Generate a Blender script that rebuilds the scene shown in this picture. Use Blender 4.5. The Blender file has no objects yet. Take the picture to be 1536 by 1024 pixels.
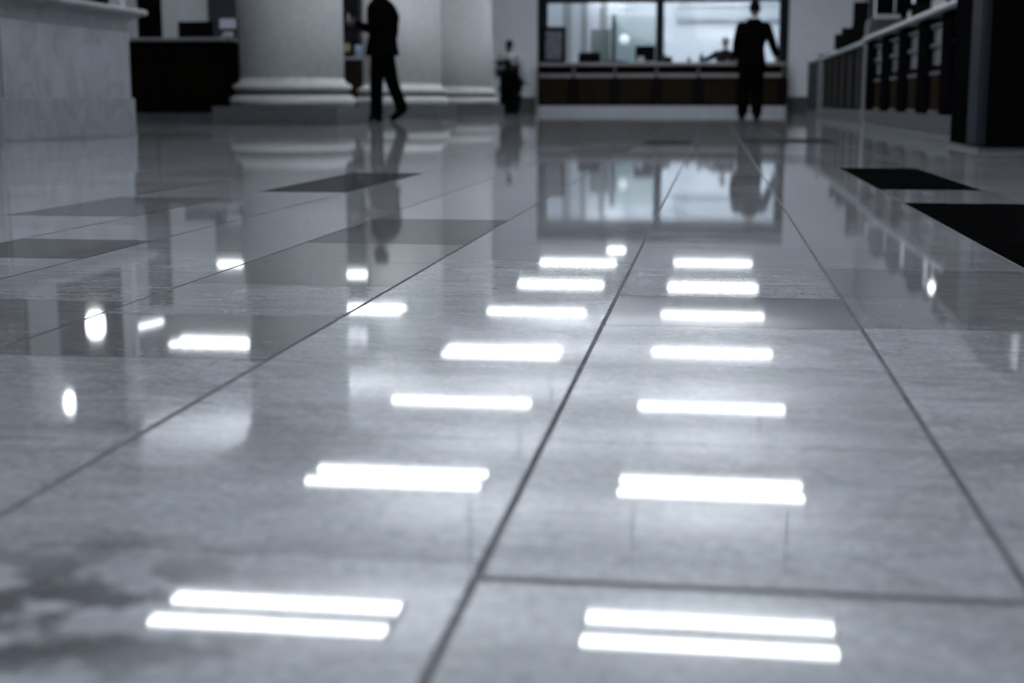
import bpy, bmesh, math, random
from mathutils import Vector, Matrix, noise
random.seed(7)
S = bpy.context.scene
COL = S.collection
PI = math.pi

# ------------------------------------------------------------------ camera
cam_d = bpy.data.cameras.new('camera')
cam = bpy.data.objects.new('camera', cam_d); COL.objects.link(cam)
cam_d.sensor_width = 36; cam_d.lens = 2133 / 1536 * 36
RX = Vector((0.99027038, 0.13915666, 0)); UY = Vector((-0.02322137, 0.16524853, 0.98597855)); BZ = Vector((0.13720548, -0.97638535, 0.16687213))
m = Matrix((RX, UY, BZ)).transposed().to_4x4(); m.translation = Vector((0, 0, .28))
cam.matrix_world = m
cam_d.clip_start = .02; cam_d.clip_end = 200
cam_d.dof.use_dof = True; cam_d.dof.focus_distance = 2.25; cam_d.dof.aperture_fstop = 5.0
S.camera = cam
# ------------------------------------------------------------------ exposure and world
S.view_settings.view_transform = 'Standard'; S.view_settings.look = 'None'
S.view_settings.exposure = 0.12; S.view_settings.gamma = 1; S.view_settings.use_curve_mapping = False
W = bpy.data.worlds.new('world'); S.world = W; W.use_nodes = True
W.node_tree.nodes['Background'].inputs[0].default_value = (.5, .55, .62, 1)
W.node_tree.nodes['Background'].inputs[1].default_value = .05
TUBE_POWER = 9.5
UP_POWER = 34.0         # upward glow added to the strips to brighten the ceiling       # the hall's ceiling strips
OFFICE_POWER = 11.5
H = 4.3                # ceiling height, raised above the strips so the added glow spreads
HL = 3.12               # height of the hanging strip lights

# ------------------------------------------------------------------ materials
def mat(name, col, rough=.6, metal=0, noise_amt=.12, scale=8, bump=0, emit=None, estr=0, coat=0, spec=.5):
    m = bpy.data.materials.new(name); m.use_nodes = True
    nt = m.node_tree; b = nt.nodes['Principled BSDF']
    b.inputs['Roughness'].default_value = rough; b.inputs['Metallic'].default_value = metal
    b.inputs['Specular IOR Level'].default_value = spec
    b.inputs['Coat Weight'].default_value = coat
    tc = nt.nodes.new('ShaderNodeTexCoord')
    n = nt.nodes.new('ShaderNodeTexNoise'); n.inputs['Scale'].default_value = scale; n.inputs['Detail'].default_value = 5
    nt.links.new(tc.outputs['Object'], n.inputs['Vector'])
    r = nt.nodes.new('ShaderNodeValToRGB')
    c = Vector(col[:3])
    r.color_ramp.elements[0].position = .3; r.color_ramp.elements[1].position = .7
    r.color_ramp.elements[0].color = (*(c * (1 - noise_amt)), 1); r.color_ramp.elements[1].color = (*(c * (1 + noise_amt)), 1)
    nt.links.new(n.outputs['Fac'], r.inputs['Fac']); nt.links.new(r.outputs['Color'], b.inputs['Base Color'])
    if bump:
        bp = nt.nodes.new('ShaderNodeBump'); bp.inputs['Strength'].default_value = bump; bp.inputs['Distance'].default_value = .01
        nt.links.new(n.outputs['Fac'], bp.inputs['Height']); nt.links.new(bp.outputs['Normal'], b.inputs['Normal'])
    if emit:
        b.inputs['Emission Color'].default_value = (*emit, 1); b.inputs['Emission Strength'].default_value = estr
    return m

def marble(name, base, vein, rough=.35, scale=1.6, stretch=(1, 1, .35), width=.06, coat=0):
    m = bpy.data.materials.new(name); m.use_nodes = True
    nt = m.node_tree; b = nt.nodes['Principled BSDF']; b.inputs['Roughness'].default_value = rough
    b.inputs['Coat Weight'].default_value = coat
    tc = nt.nodes.new('ShaderNodeTexCoord'); mp = nt.nodes.new('ShaderNodeMapping')
    mp.inputs['Scale'].default_value = stretch; mp.inputs['Rotation'].default_value = (.5, .2, .3)
    nt.links.new(tc.outputs['Object'], mp.inputs['Vector'])
    n = nt.nodes.new('ShaderNodeTexNoise'); n.inputs['Scale'].default_value = scale; n.inputs['Detail'].default_value = 7
    n.inputs['Distortion'].default_value = 1.4
    nt.links.new(mp.outputs[0], n.inputs['Vector'])
    r = nt.nodes.new('ShaderNodeValToRGB')
    e = r.color_ramp.elements
    e[0].position = .5 - width; e[0].color = (*base, 1); e[1].position = .5; e[1].color = (*vein, 1)
    x = e.new(.5 + width); x.color = (*base, 1)
    nt.links.new(n.outputs['Fac'], r.inputs['Fac'])
    n2 = nt.nodes.new('ShaderNodeTexNoise'); n2.inputs['Scale'].default_value = scale * 2.3; n2.inputs['Detail'].default_value = 4
    nt.links.new(mp.outputs[0], n2.inputs['Vector'])
    mx = nt.nodes.new('ShaderNodeMix'); mx.data_type = 'RGBA'; mx.blend_type = 'MULTIPLY'; mx.inputs[0].default_value = .45
    nt.links.new(r.outputs[0], mx.inputs[6]); nt.links.new(n2.outputs['Fac'], mx.inputs[7])
    nt.links.new(mx.outputs[2], b.inputs['Base Color'])
    return m

M = {}
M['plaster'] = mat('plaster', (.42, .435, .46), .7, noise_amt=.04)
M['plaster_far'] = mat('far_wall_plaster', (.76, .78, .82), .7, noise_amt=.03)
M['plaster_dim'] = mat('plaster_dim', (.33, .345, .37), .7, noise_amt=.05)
M['ceiling'] = mat('ceiling_paint', (.84, .86, .9), .8, noise_amt=.02)
M['stone'] = mat('column_limestone', (.46, .475, .475), .65, noise_amt=.1, scale=14, bump=.1)
M['plinth'] = mat('granite_plinth', (.09, .095, .1), .55, noise_amt=.25, scale=30, spec=0)
M['marble'] = marble('grey_marble', (.25, .27, .30), (.19, .205, .23), .5, scale=1.5, stretch=(1, 1.3, .8), width=.035)
M['marble_base'] = marble('darker_marble', (.21, .225, .25), (.155, .17, .19), .5, scale=2.2, stretch=(1, 1.3, .7), width=.035)
M['dark_wood'] = mat('near_black_wood', (.006, .0045, .003), .5, noise_amt=.3, scale=5, spec=0)
M['brown_wood'] = mat('brown_wood', (.018, .013, .0085), .45, noise_amt=.25, scale=6, spec=0)
M['black_metal'] = mat('black_metal', (.003, .003, .0038), .45, noise_amt=.1, spec=0)
M['dark_frame'] = mat('dark_blue_frame', (.017, .021, .027), .6, noise_amt=.1, spec=.03)
M['steel'] = mat('brushed_steel', (.17, .175, .19), .45, .4, noise_amt=.08, scale=30)
M['steel_dim'] = mat('dull_steel', (.055, .06, .07), .5, .2, noise_amt=.08, scale=30)
M['counter_top'] = mat('grey_counter_top', (.2, .21, .225), .35, noise_amt=.08, scale=12)
M['beige_band'] = mat('beige_stone_band', (.2, .185, .18), .5, noise_amt=.1)
M['light_stone'] = mat('light_kick_stone', (.38, .4, .44), .35, noise_amt=.08)
M['grey_kick'] = mat('grey_kick_stone', (.09, .095, .105), .5, noise_amt=.12, spec=0)
M['black_plastic'] = mat('black_plastic', (.008, .008, .009), .4, noise_amt=.1, spec=0)
M['grey_plastic'] = mat('dark_grey_plastic', (.035, .037, .043), .5, noise_amt=.1)
M['teal_panel'] = mat('dark_teal_panel', (.013, .019, .024), .5, noise_amt=.08)
M['white'] = mat('white_paint', (.62, .64, .68), .6, noise_amt=.03)
M['office_wall'] = mat('office_wall_white', (.7, .73, .78), .8, noise_amt=.02)
M['blind'] = mat('grey_blind', (.42, .45, .48), .7, noise_amt=.03)
M['paper'] = mat('paper', (.42, .42, .45), .8, noise_amt=.03)
M['curtain'] = mat('grey_curtain', (.36, .375, .385), .9, noise_amt=.06, scale=20)
M['curtain_pale'] = mat('pale_curtain', (.62, .64, .68), .9, noise_amt=.04, scale=20)
M['suit'] = mat('black_suit_wool', (.002, .002, .0024), .95, noise_amt=.15, scale=60, spec=0)
M['trouser'] = mat('black_trouser_wool', (.002, .002, .0022), .95, noise_amt=.15, scale=60, spec=0)
M['shirt'] = mat('white_shirt_cotton', (.5, .52, .56), .85, noise_amt=.05, scale=30)
M['skin'] = mat('skin', (.09, .06, .048), .55, noise_amt=.06, scale=20)
M['skin_dark'] = mat('skin_dark', (.035, .024, .018), .5, noise_amt=.06, scale=20)
M['hair'] = mat('dark_hair', (.005, .0045, .0045), .8, noise_amt=.2, scale=80, spec=0)
M['shoe'] = mat('black_leather', (.003, .003, .003), .6, noise_amt=.1, spec=.02)
M['leaf'] = mat('dark_leaf', (.007, .010, .007), .7, noise_amt=.4, scale=9, spec=.05)
M['stem'] = mat('plant_stem', (.02, .018, .012), .8, noise_amt=.2)
M['soil'] = mat('soil', (.012, .01, .008), .95, noise_amt=.3, scale=40)
M['pot'] = mat('black_matt_pot', (.004, .004, .005), .7, noise_amt=.1, spec=.02)
M['eye'] = mat('eye_dark', (.01, .01, .01), .2)
M['tube'] = mat('tube_diffuser_lit', (.8, .8, .8), .5, emit=(.93, .965, 1), estr=TUBE_POWER)
M['office_tube'] = mat('office_diffuser_lit', (.8, .8, .8), .5, emit=(.93, .965, 1), estr=OFFICE_POWER)
M['added_uplight'] = mat('added_uplight_glow', (.8, .8, .8), .5, emit=(.93, .965, 1), estr=UP_POWER)  # upward glow added to the strips, invented to light the ceiling
M['spot'] = mat('lamp_lit', (.8, .8, .8), .5, emit=(.95, .97, 1), estr=9)
M['window_lit'] = mat('frosted_window_daylight', (.6, .62, .65), .4, emit=(.8, .88, 1), estr=.3)
M['screen'] = mat('screen_lit', (.05, .05, .06), .3, emit=(.75, .75, 1), estr=.16)
M['frosted'] = mat('frosted_glass_panel', (.4, .5, .52), .35, noise_amt=.04)
M['green_panel'] = mat('grey_green_panel', (.14, .17, .17), .6, noise_amt=.08)
M['green_edge'] = mat('dark_green_glass_edge', (.035, .055, .055), .4)
M['poster'] = mat('poster_print', (.14, .14, .18), .6, noise_amt=.5, scale=9)
M['yellow'] = mat('yellow_card', (.25, .22, .1), .7)
M['blue_bottle'] = mat('pale_blue_plastic', (.2, .27, .38), .4)

def glass_mat(name, tint, gloss=.08):
    m = bpy.data.materials.new(name); m.use_nodes = True; nt = m.node_tree
    nt.nodes.remove(nt.nodes['Principled BSDF']); out = nt.nodes['Material Output']
    t = nt.nodes.new('ShaderNodeBsdfTransparent'); t.inputs[0].default_value = (*tint, 1)
    g = nt.nodes.new('ShaderNodeBsdfGlossy'); g.inputs['Roughness'].default_value = .05
    f = nt.nodes.new('ShaderNodeFresnel'); f.inputs[0].default_value = 1.45
    mx = nt.nodes.new('ShaderNodeMixShader')
    nt.links.new(f.outputs[0], mx.inputs[0]); nt.links.new(t.outputs[0], mx.inputs[1]); nt.links.new(g.outputs[0], mx.inputs[2])
    nt.links.new(mx.outputs[0], out.inputs[0]); return m
M['glass'] = glass_mat('clear_glass', (.92, .95, .96))
M['grey_glass'] = mat('grey_smoked_glass', (.13, .138, .15), .25, noise_amt=.06)

def floor_mat():
    m = bpy.data.materials.new('polished_marble_tiles'); m.use_nodes = True
    nt = m.node_tree; L = nt.links; b = nt.nodes['Principled BSDF']
    at = nt.nodes.new('ShaderNodeAttribute'); at.attribute_name = 'tone'
    sh = nt.nodes.new('ShaderNodeAttribute'); sh.attribute_name = 'shift'
    tc = nt.nodes.new('ShaderNodeTexCoord')
    add = nt.nodes.new('ShaderNodeVectorMath'); add.operation = 'ADD'
    L.new(tc.outputs['Object'], add.inputs[0]); L.new(sh.outputs['Vector'], add.inputs[1])
    # soft clouds
    n1 = nt.nodes.new('ShaderNodeTexNoise'); n1.inputs['Scale'].default_value = 9; n1.inputs['Detail'].default_value = 6; n1.inputs['Distortion'].default_value = .8
    mp = nt.nodes.new('ShaderNodeMapping'); mp.inputs['Scale'].default_value = (1, 2.2, 1); mp.inputs['Rotation'].default_value = (0, 0, .35)
    L.new(add.outputs[0], mp.inputs[0]); L.new(mp.outputs[0], n1.inputs['Vector'])
    r1 = nt.nodes.new('ShaderNodeMapRange'); r1.inputs[1].default_value = .3; r1.inputs[2].default_value = .7; r1.inputs[3].default_value = .80; r1.inputs[4].default_value = 1.12
    L.new(n1.outputs['Fac'], r1.inputs[0])
    # veins
    n2 = nt.nodes.new('ShaderNodeTexNoise'); n2.inputs['Scale'].default_value = 5; n2.inputs['Detail'].default_value = 8; n2.inputs['Distortion'].default_value = 2
    L.new(mp.outputs[0], n2.inputs['Vector'])
    sb = nt.nodes.new('ShaderNodeMath'); sb.operation = 'SUBTRACT'; sb.inputs[1].default_value = .5; L.new(n2.outputs['Fac'], sb.inputs[0])
    ab = nt.nodes.new('ShaderNodeMath'); ab.operation = 'ABSOLUTE'; L.new(sb.outputs[0], ab.inputs[0])
    r2 = nt.nodes.new('ShaderNodeMapRange'); r2.inputs[1].default_value = 0; r2.inputs[2].default_value = .035; r2.inputs[3].default_value = .80; r2.inputs[4].default_value = 1
    L.new(ab.outputs[0], r2.inputs[0])
    # crystalline grain
    n3 = nt.nodes.new('ShaderNodeTexNoise'); n3.inputs['Scale'].default_value = 110; n3.inputs['Detail'].default_value = 7; n3.inputs['Roughness'].default_value = .75
    L.new(tc.outputs['Object'], n3.inputs['Vector'])
    r3 = nt.nodes.new('ShaderNodeMapRange'); r3.inputs[1].default_value = .3; r3.inputs[2].default_value = .7; r3.inputs[3].default_value = .66; r3.inputs[4].default_value = 1.3
    L.new(n3.outputs['Fac'], r3.inputs[0])
    def mul(a, c):
        k = nt.nodes.new('ShaderNodeMath'); k.operation = 'MULTIPLY'; L.new(a, k.inputs[0]); L.new(c, k.inputs[1]); return k.outputs[0]
    v = mul(mul(mul(at.outputs['Fac'], r1.outputs[0]), r2.outputs[0]), r3.outputs[0])
    # a worn blotchy stain on one tile in front, left
    d = nt.nodes.new('ShaderNodeVectorMath'); d.operation = 'DISTANCE'; d.inputs[1].default_value = (-.36, .70, 0)
    L.new(tc.outputs['Object'], d.inputs[0])
    n4 = nt.nodes.new('ShaderNodeTexNoise'); n4.inputs['Scale'].default_value = 22; n4.inputs['Detail'].default_value = 4
    L.new(tc.outputs['Object'], n4.inputs['Vector'])
    rd = nt.nodes.new('ShaderNodeMapRange'); rd.inputs[1].default_value = .05; rd.inputs[2].default_value = .17; rd.inputs[3].default_value = 1; rd.inputs[4].default_value = 0
    L.new(d.outputs['Value'], rd.inputs[0])
    rn = nt.nodes.new('ShaderNodeMapRange'); rn.inputs[1].default_value = .46; rn.inputs[2].default_value = .55; rn.inputs[3].default_value = 0; rn.inputs[4].default_value = .8
    L.new(n4.outputs['Fac'], rn.inputs[0])
    st = mul(rd.outputs[0], rn.outputs[0])
    inv = nt.nodes.new('ShaderNodeMath'); inv.operation = 'SUBTRACT'; inv.inputs[0].default_value = 1; L.new(st, inv.inputs[1])
    v = mul(v, inv.outputs[0])
    cb = nt.nodes.new('ShaderNodeCombineColor')
    def sc(k):
        q = nt.nodes.new('ShaderNodeMath'); q.operation = 'MULTIPLY'; q.inputs[1].default_value = k; L.new(v, q.inputs[0]); return q.outputs[0]
    L.new(sc(.935), cb.inputs[0]); L.new(sc(.965), cb.inputs[1]); L.new(sc(1.03), cb.inputs[2])
    L.new(cb.outputs[0], b.inputs['Base Color'])
    b.inputs['Roughness'].default_value = .28; b.inputs['IOR'].default_value = 1.5
    b.inputs['Specular IOR Level'].default_value = 0
    b.inputs['Coat Weight'].default_value = 1; b.inputs['Coat Roughness'].default_value = .035; b.inputs['Coat IOR'].default_value = 1.75
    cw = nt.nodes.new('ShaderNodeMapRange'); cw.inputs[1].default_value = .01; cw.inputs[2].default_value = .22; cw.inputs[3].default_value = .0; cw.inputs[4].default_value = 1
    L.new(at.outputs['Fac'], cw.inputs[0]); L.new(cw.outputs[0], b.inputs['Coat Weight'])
    return m
M['floor'] = floor_mat()
M['grout'] = mat('dark_grout', (.16, .165, .18), .9, spec=0, noise_amt=.2, scale=40)

# ------------------------------------------------------------------ helpers
def box(bm, x0, x1, y0, y1, z0, z1, bev=0):
    vs = [bm.verts.new((x, y, z)) for x in (x0, x1) for y in (y0, y1) for z in (z0, z1)]
    fs = [(0, 1, 3, 2), (4, 6, 7, 5), (0, 4, 5, 1), (2, 3, 7, 6), (0, 2, 6, 4), (1, 5, 7, 3)]
    f = [bm.faces.new([vs[i] for i in q]) for q in fs]
    bmesh.ops.recalc_face_normals(bm, faces=f)
    if bev:
        ed = set(e for q in f for e in q.edges)
        bmesh.ops.bevel(bm, geom=list(ed), offset=bev, segments=2, affect='EDGES', profile=.5)

def bx(*a, bev=0):
    bm = bmesh.new(); box(bm, *a, bev=bev); return bm

def ring_loft(bm, rings, cap=True):
    vr = [[bm.verts.new(p) for p in r] for r in rings]
    n = len(vr[0])
    for a, b in zip(vr, vr[1:]):
        for i in range(n):
            bm.faces.new((a[i], a[(i + 1) % n], b[(i + 1) % n], b[i]))
    if cap:
        bm.faces.new(vr[0][::-1]); bm.faces.new(vr[-1])

def lathe(bm, cx, cy, prof, seg=48):
    ring_loft(bm, [[(cx + r * math.cos(2 * PI * i / seg), cy + r * math.sin(2 * PI * i / seg), z) for i in range(seg)] for r, z in prof])

def tube(bm, pts, rad, seg=14, flat=None, sub=5):
    """round limb through pts with radii, Catmull-Rom smoothed"""
    P = [Vector(p) for p in pts]; R = list(rad)
    out = []; n = len(P)
    for i in range(n - 1):
        p0, p1, p2, p3 = P[max(i - 1, 0)], P[i], P[i + 1], P[min(i + 2, n - 1)]
        for k in range(sub):
            t = k / sub
            q = .5 * ((2 * p1) + (p2 - p0) * t + (2 * p0 - 5 * p1 + 4 * p2 - p3) * t * t + (-p0 + 3 * p1 - 3 * p2 + p3) * t ** 3)
            s = t * t * (3 - 2 * t)
            out.append((q, R[i] * (1 - s) + R[i + 1] * s))
    out.append((P[-1], R[-1]))
    rings = []; d0 = (out[1][0] - out[0][0]).normalized()
    u = d0.cross(Vector((0, 1, 0)) if abs(d0.y) < .8 else Vector((1, 0, 0))).normalized()
    # rounded ends
    e0, e1 = out[0], out[-1]
    d1 = (e1[0] - out[-2][0]).normalized()
    seq = [(e0[0] - d0 * e0[1] * .8, e0[1] * .45)] + out + [(e1[0] + d1 * e1[1] * .8, e1[1] * .45)]
    for i, (q, r) in enumerate(seq):
        a = seq[max(i - 1, 0)][0]; b = seq[min(i + 1, len(seq) - 1)][0]
        d = (b - a).normalized(); u = (u - d * u.dot(d)).normalized(); v = d.cross(u)
        rings.append([tuple(q + u * r * math.cos(2 * PI * k / seg) + v * r * math.sin(2 * PI * k / seg) * (flat or 1)) for k in range(seg)])
    ring_loft(bm, rings)

def obj(name, bm, m, parent=None, smooth=False, label=None):
    me = bpy.data.meshes.new(name)
    bmesh.ops.recalc_face_normals(bm, faces=bm.faces[:])
    bm.to_mesh(me); bm.free(); me.materials.append(m)
    if smooth:
        for p in me.polygons: p.use_smooth = True
    o = bpy.data.objects.new(name, me); COL.objects.link(o)
    if parent: o.parent = parent; o.matrix_parent_inverse = Matrix.Translation(-Vector(parent.location)) if parent.rotation_euler.z == 0 and parent.scale.x == 1 and parent.get('_w') else Matrix()
    if label: o['label'] = label
    return o

def thing(name, label, cat, loc=(0, 0, 0), rz=0, group=None):
    """Empty at the thing's base; parts are built in its local coordinates"""
    o = bpy.data.objects.new(name, None); COL.objects.link(o); o.empty_display_size = .1
    o.location = loc; o.rotation_euler = (0, 0, rz); o['label'] = label; o['category'] = cat
    if group: o['group'] = group
    return o

def tag(o, label, cat, group=None):
    o['label'] = label; o['category'] = cat
    if group: o['group'] = group
    return o

def struct(name, bm, m, parent=None, smooth=False):
    o = obj(name, bm, m, parent, smooth)
    if not parent: o['kind'] = 'structure'
    return o

def part(name, parent, m, *boxes, bev=0):
    bm = bmesh.new()
    for b in boxes: box(bm, *b, bev=bev)
    return obj(name, bm, m, parent)

def dup(root, loc, label=None, group=None, rz=None):
    r = root.copy(); COL.objects.link(r); r.location = loc
    if rz is not None: r.rotation_euler = (0, 0, rz)
    if label: r['label'] = label
    if group: r['group'] = group
    for ch in list(root.children):
        c = ch.copy(); COL.objects.link(c); c.parent = r
        for g in list(ch.children):
            d = g.copy(); COL.objects.link(d); d.parent = c
    return r

# ------------------------------------------------------------------ floor: marble tiles laid edge to edge
def build_floor():
    bm = bmesh.new()
    bm.faces.layers.float.new('tone'); bm.faces.layers.float_vector.new('shift')
    tone = bm.faces.layers.float['tone']; shift = bm.faces.layers.float_vector['shift']
    rnd = random.Random(11)
    seams = [-.134, .187, .525]
    while seams[0] > -12: seams.insert(0, {-.134: -.478, -.478: -.805, -.805: -1.12, -1.12: -1.405}.get(seams[0], seams[0] - .325))
    while seams[-1] < 3.5: seams.append(seams[-1] + .325)
    custom = {  # rows that show: column start -> cross seams
        -.134: [.15, .48, .80, 1.155, 1.51, 1.78, 2.06, 2.42, 2.76, 3.1, 3.45],
        .187: [.12, .46, .805, 1.165, 1.48, 1.80, 2.10, 2.44, 2.76, 3.1, 3.45],
        -.478: [.13, .47, .83, 1.15, 1.5, 1.83, 2.2, 2.5, 2.8, 3.15, 3.5],
        -.805: [.1, .45, .8, 1.14, 1.475, 1.79, 2.11, 2.43, 2.755, 3.35, 3.7],
        -1.405: [.1, .42, .74, 1.06, 1.4, 1.74, 2.08, 2.41, 2.757, 3.1, 3.5, 3.9, 4.30, 4.9, 5.5],
        .525: [.1, .45, .8, 1.15, 1.5, 1.85, 2.15, 2.44, 2.98, 3.52, 4.08, 4.68, 5.4, 6.2],
    }
    # (x0,x1,y0,y1,tone): darker stones seen in the photograph
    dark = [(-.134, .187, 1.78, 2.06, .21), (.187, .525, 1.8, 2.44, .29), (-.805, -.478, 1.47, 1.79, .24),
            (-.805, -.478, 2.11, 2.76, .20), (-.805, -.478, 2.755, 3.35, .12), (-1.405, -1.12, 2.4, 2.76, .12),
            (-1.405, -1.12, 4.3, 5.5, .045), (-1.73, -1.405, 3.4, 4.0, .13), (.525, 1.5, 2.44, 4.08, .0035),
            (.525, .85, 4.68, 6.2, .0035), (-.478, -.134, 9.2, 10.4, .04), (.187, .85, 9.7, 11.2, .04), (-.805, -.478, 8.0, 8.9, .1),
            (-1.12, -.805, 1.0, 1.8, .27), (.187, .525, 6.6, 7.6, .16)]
    gx = .0028
    for a, b in zip(seams, seams[1:]):
        key = next((k for k in custom if abs(k - a) < .01), None)
        rows = list(custom[key]) if key is not None else [.05 + rnd.random() * .3]
        while rows[0] > -1.2: rows.insert(0, rows[0] - .34)
        while rows[-1] < 40:
            step = .345 if rows[-1] < 12 else 1.035
            rows.append(rows[-1] + step)
        for c, d in zip(rows, rows[1:]):
            gy = .001 if not (abs(c - .80) < .01 and a > -.2) else .005
            gy2 = .001 if not (abs(d - .80) < .01 and a > -.2) else .004
            vs = [bm.verts.new(p) for p in ((a + gx, c + gy, 0), (b - gx, c + gy, 0), (b - gx, d - gy2, 0), (a + gx, d - gy2, 0))]
            f = bm.faces.new(vs)
            t = .43 * (1 + rnd.uniform(-.13, .10))
            if rnd.random() < .09 and c > 1.2: t *= .78
            mx, my = (a + b) / 2, (c + d) / 2
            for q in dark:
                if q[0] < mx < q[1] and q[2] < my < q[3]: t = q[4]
            f[tone] = t; f[shift] = Vector((rnd.uniform(0, 40), rnd.uniform(0, 40), rnd.uniform(0, 40)))
    # grout bed just below the tile faces
    v = [bm.verts.new(p) for p in ((-12, -1.5, -.0008), (4, -1.5, -.0008), (4, 41, -.0008), (-12, 41, -.0008))]
    g = bm.faces.new(v); g.material_index = 1
    me = bpy.data.meshes.new('floor'); bm.to_mesh(me); bm.free()
    me.materials.append(M['floor']); me.materials.append(M['grout'])
    o = bpy.data.objects.new('floor', me); COL.objects.link(o); o['kind'] = 'structure'
build_floor()

# ------------------------------------------------------------------ room shell
XR = 3.4; XL = -12.0; YF = 34.7; YB = -1.5
struct('ceiling', bx(XL, XR, YB, 41, H, H + .1), M['ceiling'])
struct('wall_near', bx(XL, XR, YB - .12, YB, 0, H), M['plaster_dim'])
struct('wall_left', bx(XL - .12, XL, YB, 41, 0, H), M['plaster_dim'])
# far wall pieces either side of the wide office opening
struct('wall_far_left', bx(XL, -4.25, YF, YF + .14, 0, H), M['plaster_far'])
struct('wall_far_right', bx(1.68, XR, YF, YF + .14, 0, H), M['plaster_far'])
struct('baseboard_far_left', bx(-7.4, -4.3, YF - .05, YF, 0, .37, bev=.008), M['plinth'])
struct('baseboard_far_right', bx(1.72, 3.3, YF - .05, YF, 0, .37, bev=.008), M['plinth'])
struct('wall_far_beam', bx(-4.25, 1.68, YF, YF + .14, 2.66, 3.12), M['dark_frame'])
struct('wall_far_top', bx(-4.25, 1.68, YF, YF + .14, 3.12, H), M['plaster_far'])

# right wall with high frosted windows between dark piers
wy = [(31.3, 33.2), (28.1, 29.5), (25.1, 26.9), (22.2, 24.0), (19.3, 21.0), (15.4, 16.9)]
bm = bmesh.new(); box(bm, XR, XR + .15, YB, 41, 0, 1.86); box(bm, XR, XR + .15, YB, 41, 2.78, H)
ys = [YB] + [v for a, b in sorted(wy) for v in (a, b)] + [41]
for a, b in zip(ys[::2], ys[1::2]): box(bm, XR, XR + .15, a, b, 1.86, 2.78)
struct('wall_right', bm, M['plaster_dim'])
for i, (a, b) in enumerate(wy):
    w = bx(XR + .06, XR + .09, a, b, 1.86, 2.78)
    o = struct('window_%d' % (i + 1), w, M['window_lit'])
    fr = bmesh.new(); m_ = (a + b) / 2
    for q in ((XR - .03, XR + .06, a, a + .06, 1.86, 2.78), (XR - .03, XR + .06, b - .06, b, 1.86, 2.78), (XR - .03, XR + .06, a, b, 1.88, 1.94),
              (XR - .03, XR + .06, a, b, 2.74, 2.8), (XR, XR + .06, m_ - .03, m_ + .03, 1.86, 2.78)): box(fr, *q)
    obj('window_frame', fr, M['black_metal'], o)
# dark timber panelling on the right wall between windows
for i, (a, b) in enumerate([(29.55, 31.25), (26.95, 28.05), (24.05, 25.05), (21.05, 22.15), (17.0, 19.2)]):
    bm = bmesh.new(); box(bm, XR - .06, XR, a, b, 0, 2.9); box(bm, XR - .08, XR - .06, a + .08, b - .08, .3, 2.75, bev=.01)
    struct('trim_%d' % (i + 1), bm, M['black_metal'])

# near left pier with a dark doorway running up to the ceiling
bm = bmesh.new()
box(bm, -6.62, -6.32, 13, 13.3, 0, H); box(bm, -5.64, -5.53, 13, 13.1, 0, H)
box(bm, -8.2, -7.9, 13, 13.3, 0, H); box(bm, -12, -9.9, 13, 13.3, 0, H)
box(bm, -6.32, -5.64, 13, 13.1, 3.05, H); box(bm, -7.9, -6.62, 13, 13.1, 3.05, H); box(bm, -9.9, -8.2, 13, 13.1, 3.05, H)
struct('wall_left_pier', bm, M['plaster'])
for i, (a, b) in enumerate([(-6.32, -5.64), (-7.9, -6.62), (-9.9, -8.2)]):
    bm = bmesh.new(); box(bm, a, b, 13.02, 13.08, 0, 3.05)
    o = struct('door_%d' % (i + 1), bm, M['dark_frame'])
    pn = bmesh.new(); md = (a + b) / 2
    box(pn, a + .06, md - .03, 12.99, 13.02, .2, 2.3, bev=.01); box(pn, md + .03, b - .06, 12.99, 13.02, .2, 2.3, bev=.01)
    obj('door_leaf', pn, M['black_metal'], o)
    hd = bmesh.new(); tube(hd, [(md - .06, 12.95, .9), (md - .06, 12.95, 1.3)], [.012, .012], seg=8)
    tube(hd, [(md + .06, 12.95, .9), (md + .06, 12.95, 1.3)], [.012, .012], seg=8)
    obj('door_handle', hd, M['steel_dim'], o, True)

# wall behind the first service counter on the left
bm = bmesh.new()
for a, b in ((-12, -8.68), (-8.28, -6.3)): box(bm, a, b, 21, 21.15, 0, H)
box(bm, -8.68, -8.28, 21, 21.15, 2.9, H)
struct('wall_left_bay', bm, M['plaster'])
o = struct('door_4', bx(-8.68, -8.28, 21.03, 21.1, 0, 2.9), M['black_metal'])
part('door_handle', o, M['steel_dim'], (-8.34, -8.32, 20.99, 21.03, .95, 1.1))
t = thing('information_panel', 'dark teal upright panel set in the pale wall beside the large near column', 'panel', (-7.3, 20.93, 0))
part('panel', t, M['teal_panel'], (-.22, .22, -.04, .03, 0, 2.12), bev=.008)
part('light_strip', t, M['spot'], (-.19, .19, -.05, -.02, 2.17, 2.22))
part('light_housing', t, M['steel_dim'], (-.2, .2, -.02, .03, 2.14, 2.26))

# back office behind the far counter
struct('wall_office_back', bx(-6.5, XR, 39.4, 39.5, 0, H), M['office_wall'])
struct('wall_office_left', bx(-4.75, -4.65, YF + .14, 39.4, 0, H), M['office_wall'])
struct('wall_office_right', bx(2.0, 2.1, YF + .14, 39.4, 0, H), M['office_wall'])

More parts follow.
